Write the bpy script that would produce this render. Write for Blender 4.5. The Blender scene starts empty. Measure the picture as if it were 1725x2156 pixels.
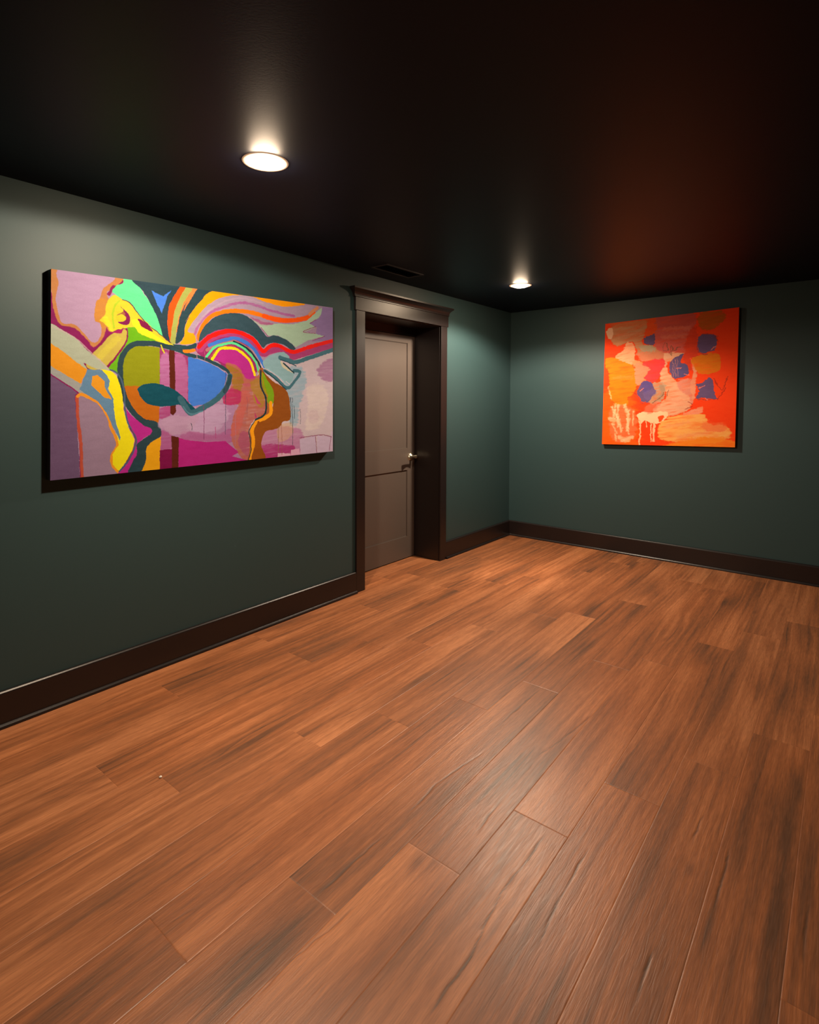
import bpy, bmesh, math, random
import numpy as np
from mathutils import Vector, Matrix

random.seed(7)
C = bpy.context.scene.collection
scene = bpy.context.scene

# ------------------------------------------------------------------ helpers
def s2l(c):
    c = np.asarray(c, dtype=float) / 255.0
    return np.where(c <= 0.04045, c / 12.92, ((c + 0.055) / 1.055) ** 2.4)

def new_mat(name, color, rough=0.5, spec=0.5, metal=0.0):
    m = bpy.data.materials.new(name); m.use_nodes = True
    b = m.node_tree.nodes['Principled BSDF']
    b.inputs['Base Color'].default_value = (*color, 1)
    b.inputs['Roughness'].default_value = rough
    b.inputs['Metallic'].default_value = metal
    b.inputs['Specular IOR Level'].default_value = spec
    return m

def add_bump(m, scale, strength, dist=0.001, stretch=(1, 1, 1), detail=4.0, rough_var=0.0):
    nt = m.node_tree; n = nt.nodes; b = n['Principled BSDF']
    tc = n.new('ShaderNodeTexCoord'); mp = n.new('ShaderNodeMapping'); mp.inputs['Scale'].default_value = stretch
    nz = n.new('ShaderNodeTexNoise'); nz.inputs['Scale'].default_value = scale; nz.inputs['Detail'].default_value = detail
    bp = n.new('ShaderNodeBump'); bp.inputs['Strength'].default_value = strength; bp.inputs['Distance'].default_value = dist
    nt.links.new(tc.outputs['Object'], mp.inputs['Vector']); nt.links.new(mp.outputs['Vector'], nz.inputs['Vector'])
    nt.links.new(nz.outputs['Fac'], bp.inputs['Height']); nt.links.new(bp.outputs['Normal'], b.inputs['Normal'])
    if rough_var:
        r0 = b.inputs['Roughness'].default_value
        mr = n.new('ShaderNodeMapRange'); mr.inputs['To Min'].default_value = r0 - rough_var; mr.inputs['To Max'].default_value = r0 + rough_var
        nt.links.new(nz.outputs['Fac'], mr.inputs['Value']); nt.links.new(mr.outputs['Result'], b.inputs['Roughness'])
    return m

class MB:
    """collects faces for ONE mesh object"""
    def __init__(s): s.v = []; s.f = []; s.sm = []
    def face(s, pts, smooth=False):
        i = len(s.v); s.v += [tuple(p) for p in pts]; s.f.append(tuple(range(i, i + len(pts)))); s.sm.append(smooth)
    def box(s, a, b):
        x0, y0, z0 = a; x1, y1, z1 = b
        i = len(s.v)
        s.v += [(x0,y0,z0),(x1,y0,z0),(x1,y1,z0),(x0,y1,z0),(x0,y0,z1),(x1,y0,z1),(x1,y1,z1),(x0,y1,z1)]
        for q in ((0,3,2,1),(4,5,6,7),(0,1,5,4),(1,2,6,5),(2,3,7,6),(3,0,4,7)):
            s.f.append(tuple(i + k for k in q)); s.sm.append(False)
    def prism(s, prof, fn, t0, t1, closed=True, smooth=False):
        """profile (list of 2D points) swept from t0 to t1; fn(a, b, t) -> xyz"""
        n = len(prof); i = len(s.v)
        for t in (t0, t1):
            for a, b in prof: s.v.append(tuple(fn(a, b, t)))
        for k in range(n if closed else n - 1):
            k2 = (k + 1) % n
            s.f.append((i + k, i + k2, i + n + k2, i + n + k)); s.sm.append(smooth)
        if closed:
            s.f.append(tuple(i + k for k in range(n))[::-1]); s.f.append(tuple(i + n + k for k in range(n))); s.sm += [False, False]
    def lathe(s, prof, M, seg=48, smooth=True, cap0=False, cap1=False):
        """profile (r, h) spun round local z, placed by matrix M"""
        i = len(s.v)
        for r, h in prof:
            for k in range(seg):
                a = 2 * math.pi * k / seg
                s.v.append(tuple(M @ Vector((r * math.cos(a), r * math.sin(a), h))))
        for j in range(len(prof) - 1):
            for k in range(seg):
                k2 = (k + 1) % seg
                s.f.append((i+j*seg+k, i+j*seg+k2, i+(j+1)*seg+k2, i+(j+1)*seg+k)); s.sm.append(smooth)
        if cap0: s.f.append(tuple(i + k for k in range(seg))[::-1]); s.sm.append(False)
        if cap1: s.f.append(tuple(i + (len(prof)-1)*seg + k for k in range(seg))); s.sm.append(False)
    def tube(s, pts, rad, seg=16, ell=(1, 1)):
        """tapered tube along points, radii per point"""
        i = len(s.v); P = [Vector(p) for p in pts]
        up = Vector((0, 0, 1))
        for j, p in enumerate(P):
            d = (P[min(j+1, len(P)-1)] - P[max(j-1, 0)]).normalized()
            a = d.cross(up)
            if a.length < 1e-3: a = Vector((1, 0, 0))
            a.normalize(); b = a.cross(d).normalized()
            for k in range(seg):
                t = 2 * math.pi * k / seg
                s.v.append(tuple(p + a * math.cos(t) * rad[j] * ell[0] + b * math.sin(t) * rad[j] * ell[1]))
        for j in range(len(P) - 1):
            for k in range(seg):
                k2 = (k + 1) % seg
                s.f.append((i+j*seg+k, i+(j+1)*seg+k, i+(j+1)*seg+k2, i+j*seg+k2)); s.sm.append(True)
        s.f.append(tuple(i + k for k in range(seg))); s.f.append(tuple(i + (len(P)-1)*seg + k for k in range(seg))[::-1]); s.sm += [False, False]
    def build(s, name, mat, parent=None, bevel=0.0, fix=True):
        me = bpy.data.meshes.new(name); me.from_pydata(s.v, [], s.f)
        me.polygons.foreach_set('use_smooth', s.sm)
        if fix:
            bm = bmesh.new(); bm.from_mesh(me)
            bmesh.ops.remove_doubles(bm, verts=bm.verts, dist=1e-6)
            bmesh.ops.recalc_face_normals(bm, faces=bm.faces)
            bm.to_mesh(me); bm.free()
        me.materials.append(mat); me.update()
        o = bpy.data.objects.new(name, me); C.objects.link(o)
        if parent:
            o.parent = parent
            o.matrix_parent_inverse = Matrix.Translation(-Vector(parent.location))
        if bevel:
            bv = o.modifiers.new('Bevel', 'BEVEL'); bv.width = bevel; bv.segments = 2; bv.limit_method = 'ANGLE'; bv.angle_limit = math.radians(40)
            bv.harden_normals = True
            me.polygons.foreach_set('use_smooth', [True] * len(me.polygons))
        return o

def empty(name, loc):
    o = bpy.data.objects.new(name, None); o.location = loc; o.empty_display_size = 0.1; C.objects.link(o); return o

def tag(o, label=None, cat=None, group=None, kind=None):
    if label: o['label'] = label
    if cat: o['category'] = cat
    if group: o['group'] = group
    if kind: o['kind'] = kind
    return o

# numpy value noise --------------------------------------------------
def _h(ix, iy, seed):
    n = (ix.astype(np.int64) * 374761393 + iy.astype(np.int64) * 668265263 + seed * 1274126177) & 0xffffffff
    n = ((n ^ (n >> 13)) * 1274126177) & 0xffffffff
    return ((n ^ (n >> 16)) & 0xffff) / 65535.0
def vn(x, y, seed=0):
    x0 = np.floor(x); y0 = np.floor(y); fx = x - x0; fy = y - y0
    fx = fx*fx*(3-2*fx); fy = fy*fy*(3-2*fy)
    a = _h(x0, y0, seed); b = _h(x0+1, y0, seed); c = _h(x0, y0+1, seed); d = _h(x0+1, y0+1, seed)
    return (a*(1-fx)+b*fx)*(1-fy) + (c*(1-fx)+d*fx)*fy
def fbm(x, y, seed=0, oct=3):
    s = 0; a = 0.5; t = 0
    for k in range(oct):
        s = s + a * vn(x * 2**k, y * 2**k, seed + k * 17); t += a; a *= 0.5
    return s / t
def sstep(a, b, x):
    t = np.clip((x - a) / (b - a), 0, 1); return t*t*(3-2*t)

# ------------------------------------------------------------------ place measurements (metres)
HC = 2.34                      # ceiling height
YL, YR, HO = -2.252, -1.286, 2.06   # door opening (casing inner edges)
DEP = 0.27                     # how far the door sits back
XR, YB = 3.62, -7.6            # right wall, rear wall
BH = 0.156
# ------------------------------------------------------------------ tuning
WALL_C = (0.030, 0.065, 0.070)
CEIL_C = (0.0026, 0.0036, 0.0095)
TRIM_C = (0.013, 0.0085, 0.0085)
DOOR_C = (0.112, 0.088, 0.075)
WL, WM, WD = (0.56, 0.218, 0.088), (0.335, 0.119, 0.045), (0.13, 0.060, 0.032)
FL_ROUGH = 0.40
LAMP_C = (1.0, 0.81, 0.62)
SOFT = 0.05
GLOW, GLOW_FAR = 700.0, 420.0
P1, P2 = 105.0, 262.0
S1, S2 = (175, 0.10), (154, 0.32)
EXTRA_LAMPS = []
GAIN1, GAIN2 = (0.82, 0.92, 1.18), (0.95, 0.92, 0.95)
BRUSH = 10
EXPO = 0.0

# painted shapes: kind|colour|feather|smooth or width|opacity|points in thousandths of the canvas
ART1 = '''
f|206,184,180|0|0|1|655,395 1010,283 1010,1037 595,1013 595,719
f|140,172,178|30|1|0.8|754,456 837,425 862,522 832,662 817,800 778,784 773,626
f|165,110,140|25|1|0.8|918,435 972,360 1010,357 1010,490 955,506
f|170,125,150|20|1|0.6|872,720 918,708 924,780 882,791
f|225,205,185|25|1|0.7|862,558 939,536 977,630 939,810 862,832 872,664
f|185,120,150|18|1|0.9|659,827 832,830 832,997 660,991
f|170,45,105|12|1|0.9|655,919 802,937 774,1002 664,995
f|212,170,120|14|1|0.6|727,807 793,785 793,867 736,902
f|200,176,188|0|0|1|829,899 908,879 916,1003 834,1004
f|203,178,190|0|0|1|916,880 991,895 983,1004 918,1003
f|206,180,190|0|0|1|991,858 1010,860 1010,1008 984,1004
f|220,165,180|0|0|1|788,963 827,958 831,1000 788,1004
f|222,170,182|0|0|1|729,975 786,986 787,1004 727,1005
s|140,60,90|0|4.2|1|908,886 916,1005
s|140,60,90|0|4.2|1|991,895 980,992
s|140,60,90|0|4.2|1|829,888 939,879 994,899
f|150,55,100|0|0|1|288,341 384,381 384,676 288,672
f|182,120,160|14|1|0.8|291,406 319,386 320,650 294,649
f|176,105,145|12|1|0.8|337,385 375,412 377,627 341,620
f|166,122,150|0|0|1|288,654 384,652 408,643 554,647 595,783 579,998 366,882 291,897
f|190,160,180|30|1|0.7|398,684 506,658 526,728 475,810 387,802
f|160,60,110|12|1|0.5|366,800 475,829 538,804 546,880 438,867 366,847
f|160,55,105|8|1|0.8|288,672 325,662 321,710 290,725
f|160,60,110|10|1|0.6|290,796 329,818 329,902 291,909
f|180,145,160|14|1|0.7|301,732 350,711 405,752 379,811 332,818 304,780
f|150,40,95|0|1|1|412,303 521,241 612,320 637,461 526,459 486,406 441,390 408,351
f|182,42,130|0|1|1|462,395 490,344 550,332 591,373 612,417 635,481 612,552 570,527 530,440 486,399
f|178,98,80|6|1|1|514,416 562,432 595,501 637,487 655,460 655,559 677,638 668,723 629,753 604,822 612,913 604,1002 562,957 534,841 546,716 562,660 506,646 538,528
f|150,110,30|14|1|0.8|514,422 562,451 582,502 574,572 546,584 538,490
f|175,35,90|10|1|0.8|506,590 542,559 578,591 562,654 510,652
f|192,92,80|12|1|0.8|578,578 612,591 595,674 570,813 534,853 542,766 570,673
f|165,125,40|12|1|0.8|612,527 646,500 668,591 664,677 633,656 620,591
f|190,60,100|2|1|1|625,591 655,663 638,656
f|180,50,95|2|1|1|627,701 638,741 631,747
f|160,70,110|14|1|0.6|579,820 604,848 608,970 579,947 562,869
f|166,132,150|0|0|1|-8,-14 197,-15 204,475 -7,515
f|128,12,78|0|0|1|-3,99 38,227 92,251 148,254 188,257 182,317 112,407 86,377 58,331 -2,275
f|182,118,62|5|1|1|-3,-11 187,-7 178,27 163,40 152,64 138,83 151,148 142,211 136,264 124,324 103,356 86,320 58,272 27,262 12,231 3,160 1,98
f|190,125,45|10|1|1|106,134 123,114 147,132 142,233 124,258 106,227
f|130,15,75|2|1|1|152,42 166,39 180,9 183,20 166,47 153,69 147,93 137,89 141,77
f|170,136,156|0|1|1|23,-7 152,-6 141,41 128,64 119,115 110,133 106,222 119,236 124,263 121,302 112,331 97,331 83,299 57,255 29,250 19,220 11,137 17,68
f|100,168,12|0|1|1|197,225 229,254 262,285 293,323 204,338 176,397 171,487 148,466 133,445 163,387 185,334 194,276
f|92,220,134|0|1|1|184,-9 213,-5 239,56 262,115 283,188 296,257 301,293 262,244 229,185 207,126 184,110 163,87 152,69 163,42 183,20
f|36,62,68|0|1|1|211,-10 363,-7 342,39 324,97 317,170 321,266 324,320 302,293 296,257 283,188 262,115 239,50
f|66,122,205|0|0|1|265,41 300,64 327,26 313,63 305,107 296,157 282,111
f|250,82,12|0|1|1|360,-7 384,-2 363,59 344,118 333,192 326,313 322,308 314,231 314,171 321,104 340,39
f|250,128,60|0|1|1|393,-3 418,-4 386,75 365,143 364,175 346,251 340,227 349,129 367,64
f|160,166,78|0|1|1|376,-5 396,-2 367,83 349,177 341,263 337,330 321,332 326,259 333,168 347,86
f|38,66,70|0|1|1|418,-5 482,-5 422,70 390,139 372,189 384,159 371,211 367,272 351,308 339,309 346,226 358,139 378,74 365,132 390,62
f|253,162,4|0|1|1|474,-5 633,-4 578,17 513,30 456,79 419,146 393,204 379,244 401,253 407,291 401,307 365,317 353,312 367,275 372,210 386,153 372,189 390,139 422,70
f|250,155,5|0|1|1|620,-5 846,-3 812,24 764,36 708,33 663,22
f|172,148,160|0|1|1|379,243 393,198 419,140 456,73 513,21 578,-1 628,5 681,24 754,36 822,21 892,11 879,54 822,92 754,110 681,95 595,84 513,111 456,152 430,210 411,261 401,252
s|172,84,140|8|15.6|0.8|404,256 419,194 452,134 498,89 570,47 637,50 690,70 754,83 802,88
s|190,160,170|6|10.8|0.7|408,208 452,116 513,49 578,17 663,32
s|255,122,12|0|25.3|1|415,278 430,210 459,148 506,114 553,98 611,97 668,111
s|250,88,14|0|30.1|1|666,110 726,124 797,117 862,92 903,57
s|215,140,90|4|21.7|1|877,65 918,15
f|170,196,160|0|0|1|578,110 637,152 681,160 726,148 797,143 862,112 939,11 946,43 913,98 879,125 908,149 851,185 918,191 957,202 872,239 812,291 773,250 726,223 686,230 655,185 611,133
f|178,150,150|8|1|0.8|595,116 637,135 704,155 663,171 637,161
f|165,80,120|8|1|0.8|611,126 663,144 708,154 655,162
f|150,122,160|0|0|1|945,3 1010,2 1010,224 892,246 957,202 910,192 916,148 878,125 934,73
s|150,40,95|0|3.6|1|879,125 913,95
s|150,40,95|0|3.6|1|910,142 846,186 908,189
s|150,40,95|0|3.6|1|957,202 892,241
s|150,40,95|0|3.6|1|655,182 686,234
f|52,78,84|0|1|1|417,296 424,241 445,190 482,141 525,116 574,113 616,139 650,186 681,236 713,224 764,245 809,295 792,310 754,280 713,272 681,284 663,309 637,262 595,222 533,211 486,227 445,257
s|172,62,112|0|45.7|1|422,332 448,281 486,246 529,231 570,235 612,262 637,298 663,342 699,319 736,315 773,346 802,351 822,342 892,308 1010,250
s|246,26,16|0|25.3|1|417,326 448,273 486,241 529,221 570,227 612,252 637,282 663,329 695,294 726,286 764,309 797,322 822,315 892,276 1010,224
s|176,110,110|0|18.1|1|445,342 486,304 529,278 578,298 616,339 646,408
s|62,120,200|0|21.7|1|454,313 486,290 525,269 554,262 595,284 629,325 653,382 669,424
s|20,55,60|0|12|1|545,283 578,301 612,336 637,383 653,428 655,460
s|92,220,140|0|14.4|1|443,381 471,326 506,302 541,292 578,314 612,356 633,399 644,454
s|180,90,80|0|4.8|1|456,383 484,331 514,312 546,309
s|252,216,22|0|16.9|1|463,395 489,335 514,323 554,326 591,364 612,401 629,478
s|160,150,40|3|8.4|1|644,454 653,500 653,559
f|205,192,40|4|1|1|135,145 147,104 160,87 178,106 197,111 216,153 239,195 283,259 333,325 328,344 296,322 262,294 229,272 213,242 185,256 163,281 148,267 130,235 119,220 135,189
s|90,20,70|0|4.4|1|180,108 200,116 219,158 249,217 286,264 324,314
f|120,10,70|1|1|1|174,142 189,163 201,193 199,227 185,237 168,224 186,216 191,196 180,182 163,190 183,164
f|190,180,30|8|1|0.5|166,173 184,164 191,203 175,222 163,207
f|122,12,60|1|1|1|224,197 249,217 269,258 242,244 231,225
f|232,224,30|2|1|1|205,209 224,203 234,242 256,255 290,291 321,326 283,303 256,289 233,274 216,245
s|150,190,30|5|8.8|0.7|172,116 160,140 154,186 157,253
s|230,215,40|10|25.1|0.7|136,212 148,265
f|128,12,70|0|1|1|79,450 100,381 148,282 188,253 197,264 193,322 172,386 148,446 136,469 101,476
f|186,165,66|2|1|1|85,445 103,386 124,346 148,294 178,261 193,266 189,317 169,378 145,436 127,463 101,471
s|205,190,60|16|31.3|0.6|106,435 136,372 166,308
f|150,20,80|2|1|1|148,282 185,249 178,278
f|165,170,140|0|1|1|-2,260 30,287 58,318 89,377 112,410 145,463 124,470 101,457 78,437 89,471 61,441 30,398 -2,353
s|186,160,150|1|5.6|0.8|3,269 58,318 95,381 112,407 141,462
f|216,140,22|0|0|1|-2,346 30,388 61,435 89,470 72,542 36,500 -2,455
f|152,152,140|0|0|1|-2,455 36,500 74,542 69,566 113,621 67,585 31,532 -2,489
f|106,80,106|0|0|1|-2,494 67,588 59,599 63,727 72,1012 -6,1011
f|146,120,134|0|1|1|64,596 107,626 136,688 152,767 167,846 152,928 172,1007 76,1013 74,835 67,727
s|130,14,78|0|5.6|1|-2,494 31,536 68,588 60,599 64,727 70,835 72,1017
s|180,75,50|2|13.8|1|63,604 66,727 73,835 76,1018
s|226,142,30|0|15|1|65,600 72,590 92,607 120,640 140,696 152,767 168,848 153,906 155,951 175,1002
f|95,130,150|0|0|1|88,468 124,470 148,505 153,527 141,561 157,616 161,678 167,746 178,814 173,833 164,790 153,750 138,685 117,631 86,593 69,566
f|220,145,26|0|0|1|101,501 115,495 133,527 133,555 151,617 133,610 98,546
f|176,36,126|0|1|1|185,657 217,721 263,768 267,800 227,848 224,911 205,1013 167,1009 214,881 217,818 195,725
f|222,155,12|0|0|1|247,868 294,820 291,1009 227,1015 247,943
f|136,140,10|0|0|1|188,373 210,337 230,335 289,341 290,551 182,552 180,453
f|182,98,12|0|0|1|182,550 290,549 288,761 240,734 211,675 190,617
s|36,62,66|0|28.3|1|382,350 324,338 279,324 239,325 210,334 190,368 177,419 175,487 180,566 195,640 220,704 247,743 267,759
f|36,62,66|0|1|1|240,728 277,739 290,764 295,803 290,829 267,847 250,883 249,943 231,1012 197,1012 208,954 223,905 223,853 250,822 265,800 263,776 240,757
f|232,216,14|0|0|1|123,466 148,472 165,499 173,538 182,611 185,679 198,765 215,824 212,880 192,943 172,987 156,951 154,901 171,852 164,790 174,831 177,814 165,745 158,678 156,616 143,561 147,527 136,489
s|70,90,110|0|8.1|1|148,467 171,493 182,543 188,617 189,679 201,760 220,824 213,889 194,946 173,990
s|120,20,60|0|3.8|1|202,771 217,824 210,886 192,941
f|118,4,62|0|0|1|290,897 329,896 330,1022 290,1024
f|172,30,112|0|0|1|349,832 366,847 438,870 514,873 542,914 564,948 538,966 606,1005 366,1011 350,1020
f|86,28,12|0|0|1|319,350 336,355 341,693 332,710 323,698
f|86,28,12|0|0|1|327,821 351,832 349,1026 329,1022
s|178,140,160|16|43.9|0.8|297,756 405,733
s|200,190,40|1|7.5|1|293,329 303,369
f|62,116,192|0|0|1|381,383 419,398 460,419 494,448 520,478 508,553 475,614 434,653 394,663 381,631
s|36,68,72|0|19.7|1|331,343 367,363 386,375 430,388 475,417 514,449 526,470
f|250,128,20|0|1|1|365,343 401,337 405,351 386,362 365,361
f|36,68,72|0|1|1|331,319 367,321 379,321 408,306 408,330 376,345 353,342
f|4,72,82|0|1|1|225,577 230,552 250,537 283,535 325,559 357,595 384,646 405,677 401,714 375,688 353,654 318,659 283,658 246,636
s|54,96,104|0|33.7|1|355,618 373,666 392,699 434,671 475,632 508,578 524,534 530,487
s|36,68,74|0|26.5|1|510,578 526,528 530,490
s|96,140,150|4|8.4|0.6|366,665 390,708 430,692
s|165,92,48|0|36.1|1|657,450 666,545 684,618 684,717 655,748 623,805 616,862 619,914 612,997
f|146,76,8|0|1|1|657,450 704,512 750,551 773,592 783,654 785,760 752,774 741,803 718,819 682,829 665,854 657,919 673,1006 602,1008 616,927 612,823 633,760 668,743 695,724 708,659 708,592 681,525
f|122,162,12|0|1|1|658,460 681,506 709,578 707,657 685,651 681,611 661,545
s|190,110,20|0|4.8|1|657,454 668,545 684,611
s|246,158,12|0|25.3|1|697,653 696,718 668,748 638,766 618,817 623,876 621,914 612,997
f|146,76,8|0|1|1|644,761 633,825 634,903 621,953 619,1011 664,1018 653,918 664,828
s|18,52,54|0|12|1|654,451 654,546 675,618 673,717 633,754
s|18,52,54|0|5.4|1|633,754 606,822 612,887 613,945 602,1008
f|140,176,172|3|1|1|666,388 704,345 750,328 780,352 773,374 740,369 754,402 802,461 778,534 745,504 708,458 670,433
f|206,196,160|3|1|1|740,383 778,428 802,461 754,429
s|66,112,118|0|27.7|1|738,364 778,380 812,388 872,358 1010,287
s|38,76,84|0|6|1|738,376 773,391 812,412
s|62,110,116|0|20.5|1|670,450 717,491 771,558 807,510 832,453 802,444
s|24,62,70|0|7.2|1|670,450 713,498 766,568
s|24,62,70|0|9.6|1|754,399 802,458
s|150,185,185|3|7.2|1|681,436 727,478 766,531
s|210,200,200|0|6|1|766,517 783,534
s|120,50,90|0|3|1|434,656 436,755 435,855
s|60,60,80|0|3|1|512,578 514,705 513,832
s|20,50,60|0|3|1|392,758 394,777 393,797
s|170,60,110|0|3|1|476,786 478,820 477,853
s|150,80,90|0|3|1|597,610 599,671 598,732
s|170,110,120|0|3|1|550,654 552,780 551,905
s|190,130,140|0|3|1|410,255 411,324 411,393
s|180,90,110|0|3|1|437,348 439,372 438,397
s|150,110,60|0|3|1|729,800 731,884 730,968
s|160,90,70|0|3|1|745,795 747,893 746,991
s|30,50,60|0|3|1|795,661 797,799 796,936
s|20,50,60|0|3|1|803,675 805,717 804,758
s|30,40,50|0|3|1|787,620 789,706 788,791
s|50,80,90|0|3|1|832,697 834,746 833,795
s|20,20,40|0|3|1|783,620 785,635 784,651
s|20,20,40|0|3|1|794,620 796,637 795,654
s|80,60,90|0|3|1|514,466 515,544 515,621
'''
ART2 = '''
f|252,66,10|0|0|1|-64,-171 1050,-42 1080,1052 -27,1092
f|255,104,8|60|1|0.8|-16,579 229,619 281,748 282,1065 -28,1076
f|255,128,4|10|1|1|23,284 154,302 254,382 267,557 204,619 198,683 72,631 40,417 10,349
f|238,84,20|16|1|1|307,-9 431,-1 428,146 327,135
f|206,138,92|10|1|1|58,26 323,11 326,119 317,197 468,242 470,319 316,319 266,240 232,165 110,194 53,139
f|216,106,50|14|1|0.6|70,-6 323,5 324,41 80,36
f|246,190,150|4|1|1|17,45 63,45 61,124 24,118
f|252,170,120|8|1|1|200,168 241,190 250,238 249,342 188,337 89,281 152,238 176,184
f|252,152,96|12|1|1|241,325 333,348 367,436 337,497 274,510 259,398
f|216,92,78|8|1|1|423,-6 690,-1 684,157 646,198 635,310 485,290 423,238 397,150 426,76
f|200,80,66|24|1|0.7|431,-5 687,-2 675,82 433,77
f|222,62,30|18|1|1|642,175 711,108 731,340 675,335 692,426 634,377
f|192,92,18|14|1|1|732,8 904,20 881,106 794,136 746,124
f|185,160,125|14|1|1|290,218 391,216 408,275 331,277
f|220,128,88|14|1|1|283,265 469,273 493,321 317,331
f|238,62,62|8|1|1|317,339 497,333 473,427 430,486 400,508 336,473 358,420
f|240,140,100|10|1|1|262,350 341,372 374,405 336,450 321,496 266,509
f|236,170,128|10|1|1|485,290 631,294 545,340 502,368 518,430 579,502 618,571 668,603 695,679 644,745 498,774 406,742 450,673 509,628 492,559 461,503 458,426 494,367
f|226,140,112|12|1|1|594,510 708,493 718,605 699,679 669,618 610,571
f|235,150,110|6|1|1|675,335 719,413 723,531 705,657 681,529 699,441
f|226,120,6|6|1|1|686,340 860,313 878,438 759,459 723,428
f|188,156,122|8|1|1|400,516 491,512 504,582 476,650 405,679 365,647
f|172,140,110|10|1|1|446,518 499,544 479,620 435,657 404,664 463,596
f|104,82,122|4|1|1|323,150 366,133 404,135 403,205 360,205 328,190
f|104,82,122|4|1|1|725,221 747,171 802,170 856,190 852,277 812,302 744,296
f|104,82,122|4|1|1|523,369 552,326 624,301 608,360 655,393 664,446 636,475 557,478 529,423
f|104,82,122|4|1|1|280,577 321,496 368,489 408,539 425,579 373,655 326,654 301,622
f|104,82,122|4|1|1|726,539 771,519 821,489 843,537 855,610 876,654 795,637 726,642 745,591
f|86,80,130|10|1|0.7|591,389 655,393 664,446 622,474 577,433
f|86,70,140|10|1|0.6|314,512 368,491 401,539 340,591
f|120,100,150|12|1|0.5|324,591 401,555 433,587 372,640
f|255,206,156|5|1|1|285,760 313,740 406,738 527,743 477,820 416,827 346,808 307,827 288,788
s|252,190,140|2|12|1|308,803 313,906 307,1009
s|252,190,140|2|9.9|1|395,819 399,968
s|252,190,140|2|15.6|1|420,819 420,967
s|252,190,140|2|7.1|1|358,804 363,851
f|242,80,20|4|1|1|453,777 494,770 480,804 462,816
f|253,176,88|16|1|1|449,905 484,812 601,759 777,758 827,828 947,849 968,913 885,972 607,975 489,958
f|255,140,30|24|1|1|549,980 816,930 1014,955 1010,1026 535,1026
f|246,110,60|20|1|0.7|772,820 913,820 935,878 801,879
f|246,150,110|6|1|1|637,752 769,702 763,747 659,768
f|240,120,90|16|1|0.7|373,671 465,665 406,742 344,733
f|244,120,84|24|1|0.7|65,696 264,716 262,939 90,958
s|253,202,152|14|21.2|0.8|73,688 135,795 163,892
s|253,202,152|14|18.4|0.8|132,673 126,778 137,851
s|253,202,152|14|24.1|0.8|182,682 217,779 208,883
s|253,202,152|14|15.6|0.8|216,723 210,827 221,907
s|253,202,152|14|17|0.8|106,664 97,770
s|253,202,152|14|32.5|0.8|148,940 190,956 246,939
s|253,202,152|14|15.6|0.8|165,972 223,971
s|253,202,152|14|11.3|0.8|252,732 252,843
s|253,202,152|14|35.4|0.8|63,786 98,798
s|253,202,152|14|12.7|0.8|86,827 122,908
s|253,202,152|14|9.9|0.8|43,523 72,631
s|253,202,152|14|9.9|0.8|109,908 119,965
s|120,80,60|2|5.7|0.7|482,205 472,258 506,268
s|120,80,60|2|5.7|0.7|497,206 514,261
s|120,80,60|2|5.7|0.7|529,293 535,233 558,265 587,245 608,247
s|120,80,60|2|5.7|0.7|550,249 537,302
s|120,80,60|2|5.7|0.7|404,664 464,627 493,589
s|120,80,60|2|5.7|0.7|522,567 516,613
s|200,130,120|1|4.2|0.7|545,340 556,470
s|200,130,120|1|4.2|0.7|564,334 571,471
s|200,130,120|1|4.2|0.7|582,328 589,472
s|120,60,90|6|6.4|0.6|735,222 722,257 744,304 799,316
s|120,60,90|6|6.4|0.6|754,165 816,168 863,198
s|120,60,90|6|6.4|0.6|723,546 772,556
s|120,60,90|6|6.4|0.6|328,190 376,210 406,190
s|120,60,90|6|6.4|0.6|268,589 318,662 373,663
s|120,60,90|6|6.4|0.6|719,642 795,652 876,647
s|250,130,110|3|6.4|0.8|577,407 616,402
s|250,130,110|3|6.4|0.8|636,452 672,462
s|250,130,110|3|6.4|0.8|744,562 778,545
s|250,130,110|3|6.4|0.8|308,567 327,552
s|250,130,110|3|6.4|0.8|795,637 809,652
s|250,130,110|3|6.4|0.8|819,288 852,262
s|250,130,110|3|6.4|0.8|594,495 665,491
s|240,150,110|30|28.3|0.35|479,97 655,109
s|240,150,110|30|28.3|0.35|466,157 628,166
s|240,150,110|30|28.3|0.35|638,550 709,545
s|240,150,110|30|28.3|0.35|524,644 642,677
s|240,150,110|30|28.3|0.35|515,850 675,820
s|240,150,110|30|28.3|0.35|606,926 816,901
s|240,150,110|30|28.3|0.35|83,452 232,452
s|240,150,110|30|28.3|0.35|116,113 294,108
s|150,40,30|3|5.7|0.6|845,501 900,583 937,484
s|150,40,30|3|5.7|0.6|876,654 926,570
s|150,40,30|3|5.7|0.6|236,580 276,589
s|150,40,30|3|5.7|0.6|670,663 699,679
s|150,40,30|3|5.7|0.6|843,189 871,228
s|150,40,30|3|5.7|0.6|643,715 699,701
'''
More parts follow.
